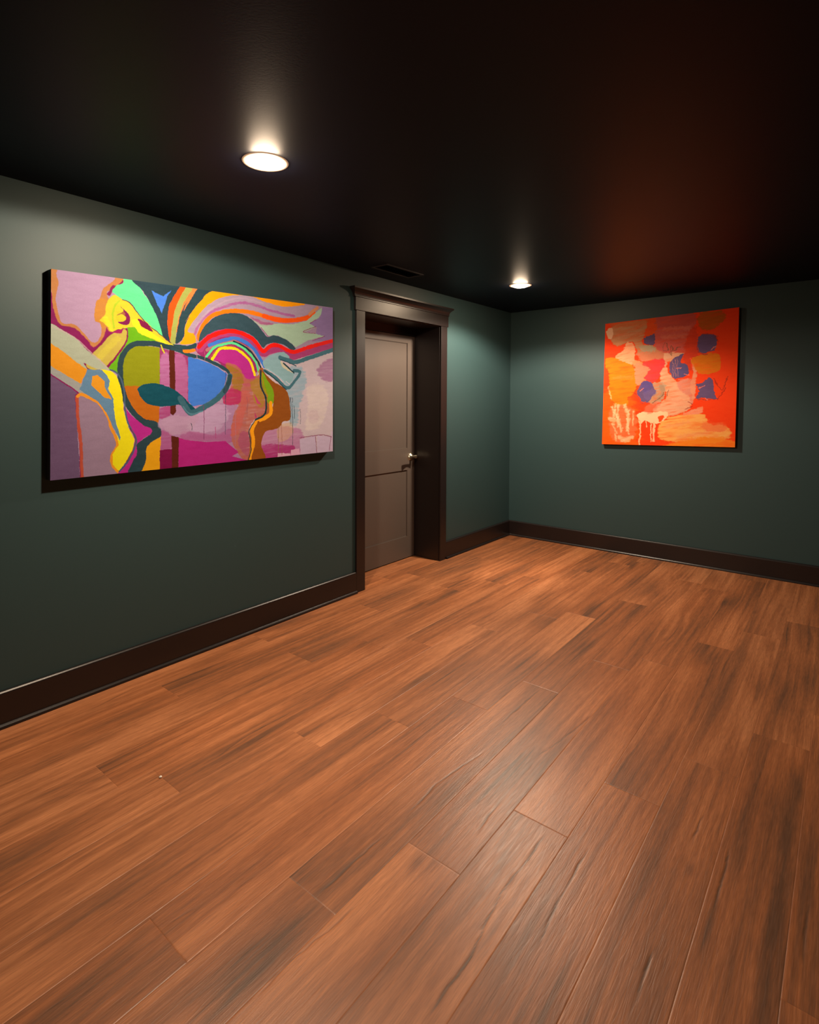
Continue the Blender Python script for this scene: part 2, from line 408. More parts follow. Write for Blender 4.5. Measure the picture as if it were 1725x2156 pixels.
# ------------------------------------------------------------------ materials
M_wall = add_bump(new_mat('dark_green_wall_paint', WALL_C, 0.52, 0.38), 220, 0.12, 0.0008, rough_var=0.04)
M_ceil = add_bump(new_mat('black_ceiling_paint', CEIL_C, 0.50, 0.20), 160, 0.10, 0.0008)
M_ceil.node_tree.nodes['Principled BSDF'].inputs['Specular Tint'].default_value = (0.6, 0.72, 1.0, 1)
M_trim = add_bump(new_mat('dark_brown_trim_paint', TRIM_C, 0.36, 0.5), 90, 0.08, 0.0006)
M_door = add_bump(new_mat('dark_brown_door_paint', DOOR_C, 0.42, 0.5), 90, 0.08, 0.0006)
M_metal = new_mat('satin_nickel', (0.95, 0.86, 0.66), 0.30, 0.5, 1.0)
M_hinge = new_mat('dark_bronze', (0.05, 0.04, 0.035), 0.4, 0.5, 0.8)
M_ring = new_mat('glowing_trim_ring', (0.5, 0.42, 0.34), 0.6); b_ = M_ring.node_tree.nodes['Principled BSDF']; b_.inputs['Emission Color'].default_value = (1.0, 0.58, 0.34, 1); b_.inputs['Emission Strength'].default_value = 0.3  # faint warm emission added, imitates lamplight caught by the ring
M_speck = new_mat('white_plaster', (0.85, 0.78, 0.68), 0.8)

# ------------------------------------------------------------------ shell
w = MB()
T = 0.30
w.box((-T, YB, 0), (0, YL - 0.02, HC)); w.box((-T, YR + 0.02, 0), (0, 0, HC)); w.box((-T, YL - 0.02, HO + 0.02), (0, YR + 0.02, HC))
tag(w.build('wall_left', M_wall), 'long dark green wall with the door and the large painting', kind='structure')
w = MB(); w.box((-T, 0, 0), (XR + T, 0.15, HC)); tag(w.build('wall_back', M_wall), 'dark green end wall behind the orange painting', kind='structure')
w = MB(); w.box((XR, YB, 0), (XR + 0.15, 0, HC)); tag(w.build('wall_right', M_wall), kind='structure')
w = MB(); w.box((-T, YB - 0.15, 0), (XR + 0.15, YB, HC)); tag(w.build('wall_rear', M_wall), kind='structure')
w = MB()
# ceiling slab with round cut-outs is not needed: the fixtures are thin wafer lights
w.box((-T, YB - 0.15, HC), (XR + 0.15, 0.15, HC + 0.12)); tag(w.build('ceiling', M_ceil), 'flat ceiling painted almost black', kind='structure')

# ------------------------------------------------------------------ floor : one mesh of planks
PW, PX0, PL = 0.1942, 2.142, 1.525
# y of one observed end joint per plank row (row k spans x = PX0 + k*PW .. +PW)
JOINT = {-12:-1.95, -11:-1.74, -10:-3.91, -9:-1.83+0.0, -8:-4.37, -7:-2.72, -6:-3.75, -5:-3.42, -4:-4.55, -3:-4.23, -2:-3.91,
         -1:-3.573, 0:-3.24, 1:-2.90, 2:-2.535, 3:-2.20, 4:-1.9, 5:-1.5, 6:-1.1, 7:-0.8}
EXTRA = {-10:[-2.495], -9:[-3.28, -1.83], -8:[-2.9,-1.49], -6:[-2.30], -5:[-1.88], -4:[-3.09, -1.72], -3:[-2.75,-1.27], -2:[-2.3,-0.51],
         -1:[-2.12], 0:[-1.69], 1:[-1.345], 2:[-0.98], 3:[-0.6]}
def joints(k):
    J = set([JOINT[k]] + EXTRA.get(k, []))
    J = sorted(J); out = list(J)
    y = J[-1]
    while y < 0: y += PL; out.append(y)
    y = J[0]
    while y > YB: y -= PL; out.append(y)
    return sorted(out)
# wood's own dark figure: (x, y, half width, half length, depth)
SMUDGE = [(0.429, -4.456, 0.05, 0.32, 0.4), (0.87, -4.71, 0.07, 0.35, 0.45), (1.213, -4.614, 0.07, 0.28, 0.5), (1.686, -4.387, 0.055, 0.24, 0.55), (1.689, -4.466, 0.05, 0.25, 0.4), (2.717, -3.359, 0.05, 0.35, 0.55), (2.696, -2.957, 0.035, 0.3, 0.45), (2.694, -3.722, 0.06, 0.25, 0.5), (2.556, -3.647, 0.012, 0.12, 0.6), (2.475, -3.465, 0.018, 0.035, 0.4), (2.7, -2.777, 0.035, 0.2, 0.4), (2.487, -1.46, 0.04, 0.16, 0.5), (2.503, -2.087, 0.03, 0.18, 0.4), (2.153, -0.838, 0.05, 0.12, 0.45), (1.825, -3.958, 0.018, 0.05, 0.55), (0.537, -1.885, 0.06, 0.2, 0.4), (0.519, -2.258, 0.05, 0.3, 0.35), (0.692, -1.551, 0.06, 0.16, 0.4), (1.128, -2.354, 0.06, 0.14, 0.5), (1.468, -3.113, 0.07, 0.25, 0.3), (1.16, -3.051, 0.04, 0.3, 0.4), (1.052, -3.71, 0.05, 0.25, 0.4), (0.919, -4.095, 0.06, 0.3, 0.35), (0.2, -3.885, 0.05, 0.3, 0.35), (0.732, -4.349, 0.06, 0.3, 0.25), (1.164, -0.681, 0.06, 0.25, 0.4), (0.471, 0.247, 0.06, 0.2, 0.35), (1.369, -0.338, 0.06, 0.18, 0.4), (1.484, -1.643, 0.05, 0.3, 0.4), (1.875, -1.533, 0.06, 0.25, 0.3), (1.921, -3.215, 0.04, 0.3, 0.3), (2.266, -2.819, 0.05, 0.25, 0.35), (2.262, -1.894, 0.05, 0.2, 0.3), (0.516, -3.746, 0.04, 0.3, 0.25), (1.651, -2.16, 0.05, 0.2, 0.3), (-0.078, -2.09, 0.05, 0.2, 0.35), (0.151, -2.439, 0.05, 0.1, 0.35)]
CRACK = [([(2.08, -3.604), (2.075, -3.9), (2.088, -4.007), (2.104, -4.098), (2.098, -4.292)], 0.0028, 0.7), ([(2.211, -3.566), (2.209, -3.758), (2.224, -3.987)], 0.0022, 0.6), ([(2.46, -3.77), (2.458, -3.98)], 0.003, 0.7), ([(2.464, -3.164), (2.458, -3.259), (2.457, -3.361)], 0.0045, 0.7), ([(1.785, -4.146), (1.76, -4.374), (1.76, -4.501)], 0.0025, 0.55), ([(1.676, -3.9), (1.671, -4.083), (1.675, -4.227)], 0.0025, 0.5), ([(1.666, -2.762), (1.66, -2.969), (1.661, -3.161)], 0.003, 0.6), ([(1.707, -3.328), (1.665, -3.632), (1.676, -3.819)], 0.0022, 0.45), ([(1.891, -3.545), (1.896, -3.683), (1.903, -3.768)], 0.003, 0.5), ([(0.877, -3.64), (0.876, -3.916), (0.907, -4.067)], 0.0025, 0.5), ([(1.104, -3.096), (1.098, -3.437), (1.079, -3.598)], 0.0022, 0.45), ([(1.951, -2.8), (1.913, -3.102), (1.876, -3.289)], 0.0022, 0.5), ([(2.557, -3.281), (2.556, -3.439), (2.56, -3.572)], 0.003, 0.5), ([(0.109, -3.959), (0.162, -4.241)], 0.003, 0.4), ([(1.441, -4.432), (1.419, -4.556)], 0.002, 0.3), ([(2.758, -3.377), (2.761, -3.623)], 0.003, 0.4)]
V = []; Fc = []; COL = []; base = 0
vx_all=[]; vf_all=[]; vc_all=[]
XS = np.concatenate([[0, 0.0011], np.linspace(0.004, PW - 0.004, 58), [PW - 0.0011, PW]])
XC = np.array([0, 0.0011, PW/2, PW - 0.0011, PW])
LIGHT, MID, DARK = np.array(WL), np.array(WM), np.array(WD)
def wood(X, Y, seed, tone):
    lx = X + 3.1 * seed; ly = Y + 7.7 * seed
    warp = (fbm(lx * 7, ly * 1.3, seed) - 0.5) * 0.05
    g1 = fbm((lx + warp) * 70, ly * 1.5, seed + 3, 3)
    g2 = vn((lx + warp * 0.6) * 330, ly * 7, seed + 5)
    g3 = vn(lx * 420, ly * 60, seed + 6)
    bl = fbm(lx * 8, ly * 1.7, seed + 9, 3)
    ring = 0.5 + 0.5 * np.sin(((lx + warp * 2.2) * 95 + fbm(lx * 5, ly * 2.2, seed + 12) * 22))
    cath = sstep(0.58, 0.8, fbm(lx * 4 + 9, ly * 1.1, seed + 21))
    t = 0.55 + tone + (bl - 0.5) * 0.85 + (g1 - 0.5) * 0.62 + (g2 - 0.5) * 0.12 + (g3 - 0.5) * 0.10 + (ring - 0.5) * 0.16 * cath
    streak = sstep(0.70, 0.86, vn((lx + warp) * 120, ly * 1.1, seed + 31)) * sstep(0.45, 0.7, vn(lx * 9, ly * 2.3, seed + 33))
    t = t - streak * 0.22
    return t
for k in range(-13, 8):
    x0 = PX0 + k * PW; x1 = x0 + PW
    lo = -0.29
    if x1 <= lo + 0.004: continue
    if x0 >= XR: continue
    js = joints(k) if k in JOINT else [YB - 1, -6.2, -4.7, -3.1, -1.6, 0.1]
    for a, b in zip(js[:-1], js[1:]):
        a = max(a, YB); b = min(b, 0.0)
        if b - a < 0.01: continue
        fine = (b > -5.1) and (x0 < 3.0)
        if fine:
            xs = x0 + XS; n = max(4, int((b - a) / 0.012)); ys = np.concatenate([[a, a + 0.0011], np.linspace(a + 0.005, b - 0.005, n), [b - 0.0011, b]])
        else:
            xs = x0 + XC; ys = np.concatenate([[a, a + 0.0011], np.linspace(a + 0.05, b - 0.05, 24) if b - a > 0.2 else [(a + b) / 2], [b - 0.0011, b]])
        xs = np.clip(xs, lo, XR)
        X, Y = np.meshgrid(xs, ys)
        Z = np.zeros_like(X); Z[:, [0, -1]] = -0.0004; Z[[0, -1], :] = -0.0004
        seed = (k + 20) * 31 + int(round(abs(a) * 10))
        rnd = random.Random(seed)
        tone = rnd.uniform(-0.11, 0.11)
        t = wood(X, Y, seed % 997, tone)
        edge = np.minimum(np.abs(X - x0), np.abs(X - x1))
        for (sx, sy, hw, hl, dp) in SMUDGE:
            if not (x0 <= sx < x1 and a <= sy <= b): continue
            nz = (fbm(X * 18, Y * 4, 91) - 0.5) * 0.9
            d = np.sqrt(((X - sx) / hw) ** 2 + ((Y - sy) / hl) ** 2) + nz
            t = t - 0.65 * dp * (1 - sstep(0.0, 1.2, d))
        cr = np.zeros_like(t)
        for pts, cw, dp in CRACK:
            pts = np.array(pts, float)
            if pts[:, 0].max() < x0 or pts[:, 0].min() > x1 or pts[:, 1].max() < a or pts[:, 1].min() > b: continue
            o = np.argsort(pts[:, 1])
            cx = np.interp(Y, pts[o, 1], pts[o, 0]) + (vn(Y * 26, Y * 0, 5) - 0.5) * 0.004 + (vn(Y * 90, Y * 0, 6) - 0.5) * 0.0025
            wd = cw * (0.5 + vn(Y * 18, Y * 0 + 3, 8))
            ins = sstep(pts[:, 1].min() - 0.01, pts[:, 1].min() + 0.08, Y) * (1 - sstep(pts[:, 1].max() - 0.08, pts[:, 1].max() + 0.01, Y))
            m = np.exp(-((X - cx) / wd) ** 2) * ins
            cr = np.maximum(cr, m * dp)
            Z = Z - 0.0009 * m
            t = t + 0.10 * ins * np.exp(-((X - cx - 0.008) / 0.006) ** 2)
        t = np.clip(t - cr, 0, 1)[..., None]
        hue = (rnd.uniform(-1, 1) * 0.06)
        col = np.where(t < 0.5, DARK + (MID - DARK) * (t * 2), MID + (LIGHT - MID) * (t * 2 - 1))
        hv = (fbm(X * 5, Y * 1.0, 444) - 0.5)[..., None] * 0.22 + hue
        col = col * np.array([1, 1, 1]) * (1 + hv * np.array([-0.10, 0.35, 0.9]))
        col = np.clip(col, 0.004, 1)
        nx, ny = len(xs), len(ys)
        vx_all.append(np.stack([X, Y, Z], -1).reshape(-1, 3)); vc_all.append(col.reshape(-1, 3))
        idx = np.arange(nx * ny).reshape(ny, nx) + base
        vf_all.append(np.stack([idx[:-1, :-1], idx[:-1, 1:], idx[1:, 1:], idx[1:, :-1]], -1).reshape(-1, 4))
        base += nx * ny

def grid_mesh(name, verts, quads, cols, mat, parent=None, smooth=True):
    me = bpy.data.meshes.new(name)
    me.vertices.add(len(verts)); me.vertices.foreach_set('co', verts.astype(np.float32).ravel())
    me.loops.add(quads.size); me.loops.foreach_set('vertex_index', quads.astype(np.int32).ravel())
    me.polygons.add(len(quads)); me.polygons.foreach_set('loop_start', np.arange(0, quads.size, 4, dtype=np.int32))
    me.polygons.foreach_set('loop_total', np.full(len(quads), 4, dtype=np.int32))
    me.update(calc_edges=True)
    at = me.color_attributes.new('pattern', 'FLOAT_COLOR', 'POINT')
    rgba = np.ones((len(verts), 4), dtype=np.float32); rgba[:, :3] = cols
    at.data.foreach_set('color', rgba.ravel())
    me.polygons.foreach_set('use_smooth', np.full(len(quads), smooth))
    me.materials.append(mat); me.validate(); me.update()
    o = bpy.data.objects.new(name, me); C.objects.link(o)
    if parent: o.parent = parent; o.matrix_parent_inverse = Matrix.Translation(-Vector(parent.location))
    return o

def pattern_mat(name, rough, spec):
    m = new_mat(name, (0.5, 0.5, 0.5), rough, spec); n = m.node_tree.nodes
    a = n.new('ShaderNodeVertexColor'); a.layer_name = 'pattern'
    return m, a

M_floor, a = pattern_mat('wood_planks', FL_ROUGH, 0.5)
nt = M_floor.node_tree; n = nt.nodes; b = n['Principled BSDF']
tc = n.new('ShaderNodeTexCoord'); mp = n.new('ShaderNodeMapping'); mp.inputs['Scale'].default_value = (1.0, 0.06, 1.0)
nz = n.new('ShaderNodeTexNoise'); nz.inputs['Scale'].default_value = 260; nz.inputs['Detail'].default_value = 3
nt.links.new(tc.outputs['Object'], mp.inputs['Vector']); nt.links.new(mp.outputs['Vector'], nz.inputs['Vector'])
mr = n.new('ShaderNodeMapRange'); mr.inputs['To Min'].default_value = 0.78; mr.inputs['To Max'].default_value = 1.22
mr.inputs['From Min'].default_value = 0.25; mr.inputs['From Max'].default_value = 0.75
nt.links.new(nz.outputs['Fac'], mr.inputs['Value'])
mul = n.new('ShaderNodeVectorMath'); mul.operation = 'SCALE'
nt.links.new(a.outputs['Color'], mul.inputs[0]); nt.links.new(mr.outputs['Result'], mul.inputs['Scale'])
nt.links.new(mul.outputs['Vector'], b.inputs['Base Color'])
mp2 = n.new('ShaderNodeMapping'); mp2.inputs['Scale'].default_value = (1.0, 0.08, 1.0)
nz2 = n.new('ShaderNodeTexNoise'); nz2.inputs['Scale'].default_value = 130; nz2.inputs['Detail'].default_value = 5; nz2.inputs['Distortion'].default_value = 1.1
nt.links.new(tc.outputs['Object'], mp2.inputs['Vector']); nt.links.new(mp2.outputs['Vector'], nz2.inputs['Vector'])
bp = n.new('ShaderNodeBump'); bp.inputs['Strength'].default_value = 0.4; bp.inputs['Distance'].default_value = 0.0012
nt.links.new(nz2.outputs['Fac'], bp.inputs['Height']); nt.links.new(bp.outputs['Normal'], b.inputs['Normal'])
mr2 = n.new('ShaderNodeMapRange'); mr2.inputs['To Min'].default_value = FL_ROUGH - 0.07; mr2.inputs['To Max'].default_value = FL_ROUGH + 0.09
nt.links.new(nz2.outputs['Fac'], mr2.inputs['Value']); nt.links.new(mr2.outputs['Result'], b.inputs['Roughness'])
fl = grid_mesh('floor', np.concatenate(vx_all), np.concatenate(vf_all), np.concatenate(vc_all), M_floor)
tag(fl, 'reddish brown wood plank floor', kind='structure')
w = MB(); w.box((-T, YB - 0.15, -0.12), (XR + 0.15, 0.15, -0.0016)); 
sub = w.build('subfloor', M_trim, fl)

# ------------------------------------------------------------------ baseboards and shoe moulding
BASE_P = [(0, 0), (0.017, 0), (0.017, BH - 0.012), (0.0155, BH - 0.006), (0.011, BH - 0.0015), (0.006, BH), (0, BH)]
SHOE_P = [(0.0172, 0)] + [(0.0172 + 0.015 * math.cos(t), 0.019 * math.sin(t)) for t in [i * math.pi / 16 for i in range(9)]]
SHOE_P = [(0.0172, 0), (0.031, 0), (0.031, 0.006), (0.0295, 0.0115), (0.026, 0.016), (0.0215, 0.0185), (0.0172, 0.019)]
def board(name, fn, t0, t1, label):
    m = MB(); m.prism(BASE_P, fn, t0, t1); o = m.build(name, M_trim); tag(o, label, kind='structure')
    m = MB(); m.prism(SHOE_P, fn, t0, t1); m.build('shoe_moulding', M_trim, o)
    return o
board('baseboard_left', lambda a, z, t: (a, t, z), YB, YL - 0.0905, 'dark baseboard below the large painting')
board('baseboard_left', lambda a, z, t: (a, t, z), YR + 0.0905, -0.0005, 'short dark baseboard between the door and the corner')
board('baseboard_back', lambda a, z, t: (t, -a, z), 0.0005, XR - 0.0005, 'dark baseboard along the end wall')
board('baseboard_right', lambda a, z, t: (XR - a, t, z), YB, -0.032, 'dark baseboard along the right wall')

# ------------------------------------------------------------------ door
FX = 0.018; CW = 0.09
tr = tag(empty('trim_1', (0, (YL + YR) / 2, 0)), 'dark brown door casing with a crowned head', kind='structure')
def casing(y0, y1):
    m = MB()
    m.box((0.0003, y0, 0), (FX, y1, HO)); m.build('side_casing', M_trim, tr, bevel=0.002)
casing(YL - CW, YL); casing(YR, YR + CW)
m = MB(); m.box((0.0003, YL - CW - 0.012, HO), (FX + 0.004, YR + CW + 0.012, HO + 0.095)); m.build('head_casing', M_trim, tr, bevel=0.002)
m = MB(); m.box((0.0003, YL - CW - 0.022, HO + 0.0955), (FX + 0.008, YR + CW + 0.022, HO + 0.104)); m.build('fillet', M_trim, tr, bevel=0.001)
# crown: cove that flares out, returned at both ends
m = MB(); zb = HO + 0.1045
levels = [(0.020, 0), (0.022, 0.010), (0.027, 0.022), (0.036, 0.034), (0.048, 0.043), (0.052, 0.046), (0.052, 0.058)]
rings = []
for pr, h in levels:
    e = pr - 0.010
    rings.append([(0.0003, YL - CW - 0.012 - e, zb + h), (pr, YL - CW - 0.012 - e, zb + h), (pr, YR + CW + 0.012 + e, zb + h), (0.0003, YR + CW + 0.012 + e, zb + h)])
i0 = len(m.v)
for r in rings: m.v += r
for j in range(len(rings) - 1):
    for k in range(4):
        k2 = (k + 1) % 4; m.f.append((j*4+k, j*4+k2, (j+1)*4+k2, (j+1)*4+k)); m.sm.append(False)
m.f.append((3, 2, 1, 0)); L = (len(rings)-1)*4; m.f.append((L, L+1, L+2, L+3)); m.sm += [False, False]
m.build('crown_cap', M_trim, tr)

dr = tag(empty('door_1', (-DEP, (YL + YR) / 2, 0)), 'dark brown two-panel door set back in a deep jamb', kind='structure')
RV = 0.004
for y0, y1 in ((YL - 0.0195, YL - RV + 0.008), (YR + RV - 0.008, YR + 0.0195)):
    m = MB(); m.box((-T + 0.001, y0, 0), (0.0, y1, HO + 0.004)); m.build('side_jamb', M_trim, dr, bevel=0.001)
m = MB(); m.box((-T + 0.001, YL - RV + 0.0085, HO + 0.0045 - 0.009), (0.0, YR + RV - 0.0085, HO + 0.0195)); m.build('head_jamb', M_trim, dr, bevel=0.001)
DT = 1.984; DY0, DY1 = YL + 0.008, YR - 0.008
m = MB(); m.box((-DEP - 0.028, DY0 - 0.003, DT + 0.003), (-DEP + 0.012, DY1 + 0.003, HO - 0.005)); m.build('head_stop', M_trim, dr)
# backing so nothing shows behind the slab
m = MB(); m.box((-T - 0.06, YL - 0.05, -0.0), (-T - 0.001, YR + 0.05, HO + 0.05)); m.build('closed_back', M_trim, dr)
# slab: stiles, rails and recessed panels in one skin
m = MB(); X0 = -DEP - 0.034; XF = -DEP; XP = -DEP - 0.009
yst0, yst1 = DY0 + 0.112, -1.393
pan = [(0.198, 0.796), (0.990, 1.922)]
m.box((X0, DY0, 0.008), (XP, DY1, DT))
def q(y0, y1, z0, z1): m.box((XP - 0.0001, y0, z0), (XF, y1, z1))
q(DY0, yst0, 0.008, DT); q(yst1, DY1, 0.008, DT)
q(yst0, yst1, 0.008, pan[0][0]); q(yst0, yst1, pan[0][1], pan[1][0]); q(yst0, yst1, pan[1][1], DT)
slab = m.build('door_slab', M_door, dr, fix=False)
m = MB()
for (z0, z1) in pan:
    # narrow sticking round each panel
    for (a, b2, c, d) in ((yst0, z0, yst1, z0 + 0.004), (yst0, z1 - 0.004, yst1, z1), (yst0, z0 + 0.004, yst0 + 0.004, z1 - 0.004), (yst1 - 0.004, z0 + 0.004, yst1, z1 - 0.004)):
        m.box((XP + 0.00005, a, b2), (XF - 0.003, c, d))
m.build('panel_sticking', M_door, slab)
# lever handle
hy, hz = -1.347, 0.912
MX = Matrix.Translation((XF, hy, hz)) @ Matrix.Rotation(math.pi / 2, 4, 'Y')
m = MB(); m.lathe([(0.0, 0.0003), (0.033, 0.0003), (0.033, 0.005), (0.030, 0.009), (0.019, 0.012), (0.0165, 0.020), (0.0, 0.020)], MX, 40)
rs = m.build('handle_rosette', M_metal, slab)
m = MB(); m.tube([(XF + 0.018, hy, hz), (XF + 0.036, hy, hz), (XF + 0.052, hy, hz), (XF + 0.060, hy - 0.004, hz)], [0.011, 0.0095, 0.011, 0.012])
nk = m.build('handle_neck', M_metal, slab)
lv = MB(); pts = []; rad = []
for i in range(13):
    t = i / 12; pts.append((XF + 0.060 - 0.004 * math.sin(t * 3.1), hy + 0.012 - 0.118 * t, hz + 0.002 + 0.006 * math.sin(t * 2.6) - 0.010 * t * t)); rad.append(0.0085 + 0.002 * math.cos(t * math.pi * 2) + (0.004 * t * t))
lv.tube(pts, rad, ell=(0.75, 1.35)); lever = lv.build('handle_lever', M_metal, slab)
# ------------------------------------------------------------------ ceiling fixtures
def fixture(x, y, label, power, cone, glow):
    r = empty('recessed_light', (x, y, HC))
    tag(r, label, 'ceiling light', 'round downlights in the black ceiling')
    Mx = Matrix.Translation((x, y, HC)) @ Matrix.Diagonal((0.905, 0.905, 1, 1))
    m = MB(); m.lathe([(0.067, -0.0018), (0.072, -0.0024), (0.082, -0.0026), (0.093, -0.0022), (0.098, -0.0012), (0.099, -0.0002)], Mx, 64)
    m.build('trim_ring', M_ring, r)
    m = MB(); prof = [(0.0668, -0.0018)] + [(0.0668 * math.cos(t), -0.0018 - 0.0155 * math.sin(t)) for t in [i * math.pi / 2 / 8 for i in range(1, 8)]] + [(0.0005, -0.0175)]
    m.lathe(prof, Mx, 64, cap1=True)
    m.build('diffuser', glow, r)
    ld = bpy.data.lights.new('lamp', 'SPOT'); ld.energy = power; ld.color = LAMP_C
    ld.spot_size = math.radians(cone[0]); ld.spot_blend = cone[1]; ld.shadow_soft_size = SOFT
    lo = bpy.data.objects.new('lamp', ld); C.objects.link(lo); lo.location = (0, 0, -0.0185); lo.parent = r
    return r
def glow_mat(name, strength):
    m = bpy.data.materials.new(name); m.use_nodes = True
    b = m.node_tree.nodes['Principled BSDF']; b.inputs['Base Color'].default_value = (0.9, 0.85, 0.75, 1)
    b.inputs['Emission Color'].default_value = (1.0, 0.74, 0.50, 1); b.inputs['Emission Strength'].default_value = strength
    return m
M_glow, M_glow_far = glow_mat('lit_diffuser', GLOW), glow_mat('dimmer_lit_diffuser', GLOW_FAR)
SC = (HC - 1.3941) / (2.44 - 1.3941)
def up(x, y): return (2.8148 + (x - 2.8148) * SC, -5.2479 + (y + 5.2479) * SC)
x1_, y1_ = up(0.788, -3.713); x2_, y2_ = up(0.487, -0.741)
fixture(x1_, y1_, 'round lit downlight above the large painting, the nearer and larger of the two', P1, S1, M_glow)
fixture(x2_, y2_, 'round lit downlight near the room corner, the farther and smaller of the two', P2, S2, M_glow_far)
for (x, y, p_) in EXTRA_LAMPS:
    fixture(x, y, 'round lit downlight behind the viewpoint', p_, S1, M_glow)

M_ventm = new_mat('black_vent_metal', (0.03, 0.027, 0.03), 0.35)
# ceiling vent above the door
vt = tag(empty('ceiling_vent', (0.25, -2.15, HC)), 'narrow black ceiling air register above the door', 'vent')
m = MB(); vx0, vx1, vy0, vy1 = 0.175, 0.325, -2.36, -1.95; z0 = HC - 0.006; z1 = HC - 0.0003
m.box((vx0, vy0, z0), (vx0 + 0.018, vy1, z1)); m.box((vx1 - 0.018, vy0, z0), (vx1, vy1, z1))
m.box((vx0 + 0.018, vy0, z0), (vx1 - 0.018, vy0 + 0.018, z1)); m.box((vx0 + 0.018, vy1 - 0.018, z0), (vx1 - 0.018, vy1, z1))
m.build('frame', M_ventm, vt)
for i in range(5):
    x = vx0 + 0.031 + i * 0.0195
    m = MB(); m.face([(x - 0.006, vy0 + 0.018, HC - 0.0015), (x - 0.006, vy1 - 0.018, HC - 0.0015), (x + 0.005, vy1 - 0.018, HC - 0.009), (x + 0.005, vy0 + 0.018, HC - 0.009)])
    m.face([(x - 0.004, vy0 + 0.018, HC - 0.0010), (x - 0.004, vy1 - 0.018, HC - 0.0010), (x + 0.007, vy1 - 0.018, HC - 0.009), (x + 0.007, vy0 + 0.018, HC - 0.009)])
    m.build('louver', M_ventm, vt, fix=False)

# ------------------------------------------------------------------ paintings
def spline(P, closed, n=8):
    P = np.array(P, float); L = len(P); out = []
    if L < 3: return P
    rng = range(L) if closed else range(L - 1)
    for i in rng:
        if closed: p0, p1, p2, p3 = P[(i-1) % L], P[i], P[(i+1) % L], P[(i+2) % L]
        else: p0, p1, p2, p3 = P[max(i-1, 0)], P[i], P[i+1], P[min(i+2, L-1)]
        for t in np.linspace(0, 1, n, endpoint=False):
            out.append(0.5*((2*p1) + (-p0+p2)*t + (2*p0-5*p1+4*p2-p3)*t*t + (-p0+3*p1-3*p2+p3)*t**3))
    if not closed: out.append(P[-1])
    return np.array(out)
def seg_dist(X, Y, P, closed):
    d = np.full(X.shape, 1e9); n = len(P)
    for i in range(n if closed else n - 1):
        a = P[i]; b = P[(i+1) % n]; ab = b - a; L2 = ab @ ab + 1e-12
        t = np.clip(((X - a[0]) * ab[0] + (Y - a[1]) * ab[1]) / L2, 0, 1)
        d = np.minimum(d, np.hypot(X - a[0] - t*ab[0], Y - a[1] - t*ab[1]))
    return d
def inside(X, Y, P):
    r = np.zeros(X.shape, bool); n = len(P)
    for i in range(n):
        x0, y0 = P[i]; x1, y1 = P[(i+1) % n]
        if y0 == y1: continue
        c = (Y > min(y0, y1)) & (Y <= max(y0, y1)) & (X < x0 + (Y - y0) * (x1 - x0) / (y1 - y0))
        r ^= c
    return r
def paint(text, asp, nu, nv, fk, edge, gain):
    """rasterise the painted shapes on a fine grid; asp = width / height"""
    u, v = np.meshgrid(np.linspace(0, 1, nu), np.linspace(0, 1, nv))
    wob = edge
    X = u * asp + (fbm(u * 60 * asp, v * 60, 3) - 0.5) * wob; Y = v + (fbm(u * 60 * asp, v * 60, 8) - 0.5) * wob
    rag = (fbm(u * asp * 90, v * 90, 5) - 0.5)
    strk = fbm(u * asp * 14 - v * 9, v * 95 + u * 12, 41, 3) - 0.5
    im = np.zeros((nv, nu, 3)) + np.array([168.0, 140.0, 155.0])
    for line in text.strip().split('\n'):
        kind, col, fe, ex, al, pts = line.split('|')
        fe = float(fe) * fk; ex = float(ex); al = float(al)
        P = np.array([[float(c) for c in p.split(',')] for p in pts.split()]) / 1000.0; P[:, 0] *= asp
        rgb = np.array([float(c) for c in col.split(',')])
        if kind == 'f':
            if ex and len(P) > 3: P = spline(P, True, 5)
            pad = fe + 0.02
        else:
            P = spline(P, False, 6); pad = ex / 2000.0 + fe + 0.02
        j0, j1 = np.clip([int((P[:,0].min() - pad) / asp * nu), int((P[:,0].max() + pad) / asp * nu) + 2], 0, nu)
        i0, i1 = np.clip([int((P[:,1].min() - pad) * nv), int((P[:,1].max() + pad) * nv) + 2], 0, nv)
        if j1 <= j0 or i1 <= i0: continue
        x = X[i0:i1, j0:j1]; y = Y[i0:i1, j0:j1]; rg = rag[i0:i1, j0:j1]; sk = strk[i0:i1, j0:j1]
        if kind == 'f':
            if fe > 0:
                d = seg_dist(x, y, P, True); d = np.where(inside(x, y, P), d, -d) + rg * fe * 1.2 + sk * fe * 1.8
                a = sstep(-fe * 0.6, fe * 0.6, d)
            else: a = inside(x, y, P).astype(float)
        else:
            d = seg_dist(x, y, P, False) - ex / 2000.0 + rg * fe * 1.2
            f2 = max(fe, 0.0012); a = 1 - sstep(-f2 * 0.6, f2 * 0.6, d)
        if fe >= 6 * fk: a = a * np.clip(0.94 + sk * 0.9, 0, 1)
        a = (a * al)[..., None]
        im[i0:i1, j0:j1] = im[i0:i1, j0:j1] * (1 - a) + rgb * a
    br = (fbm(u * asp * 22 + 3 * v, v * 70, 61) - 0.5)[..., None] * BRUSH + (vn(u * nu / 1.6, v * nv / 1.6, 77) - 0.5)[..., None] * 6
    lin = s2l(np.clip(im + br, 1, 254))
    return np.clip(lin * np.array(gain), 0, 0.92)
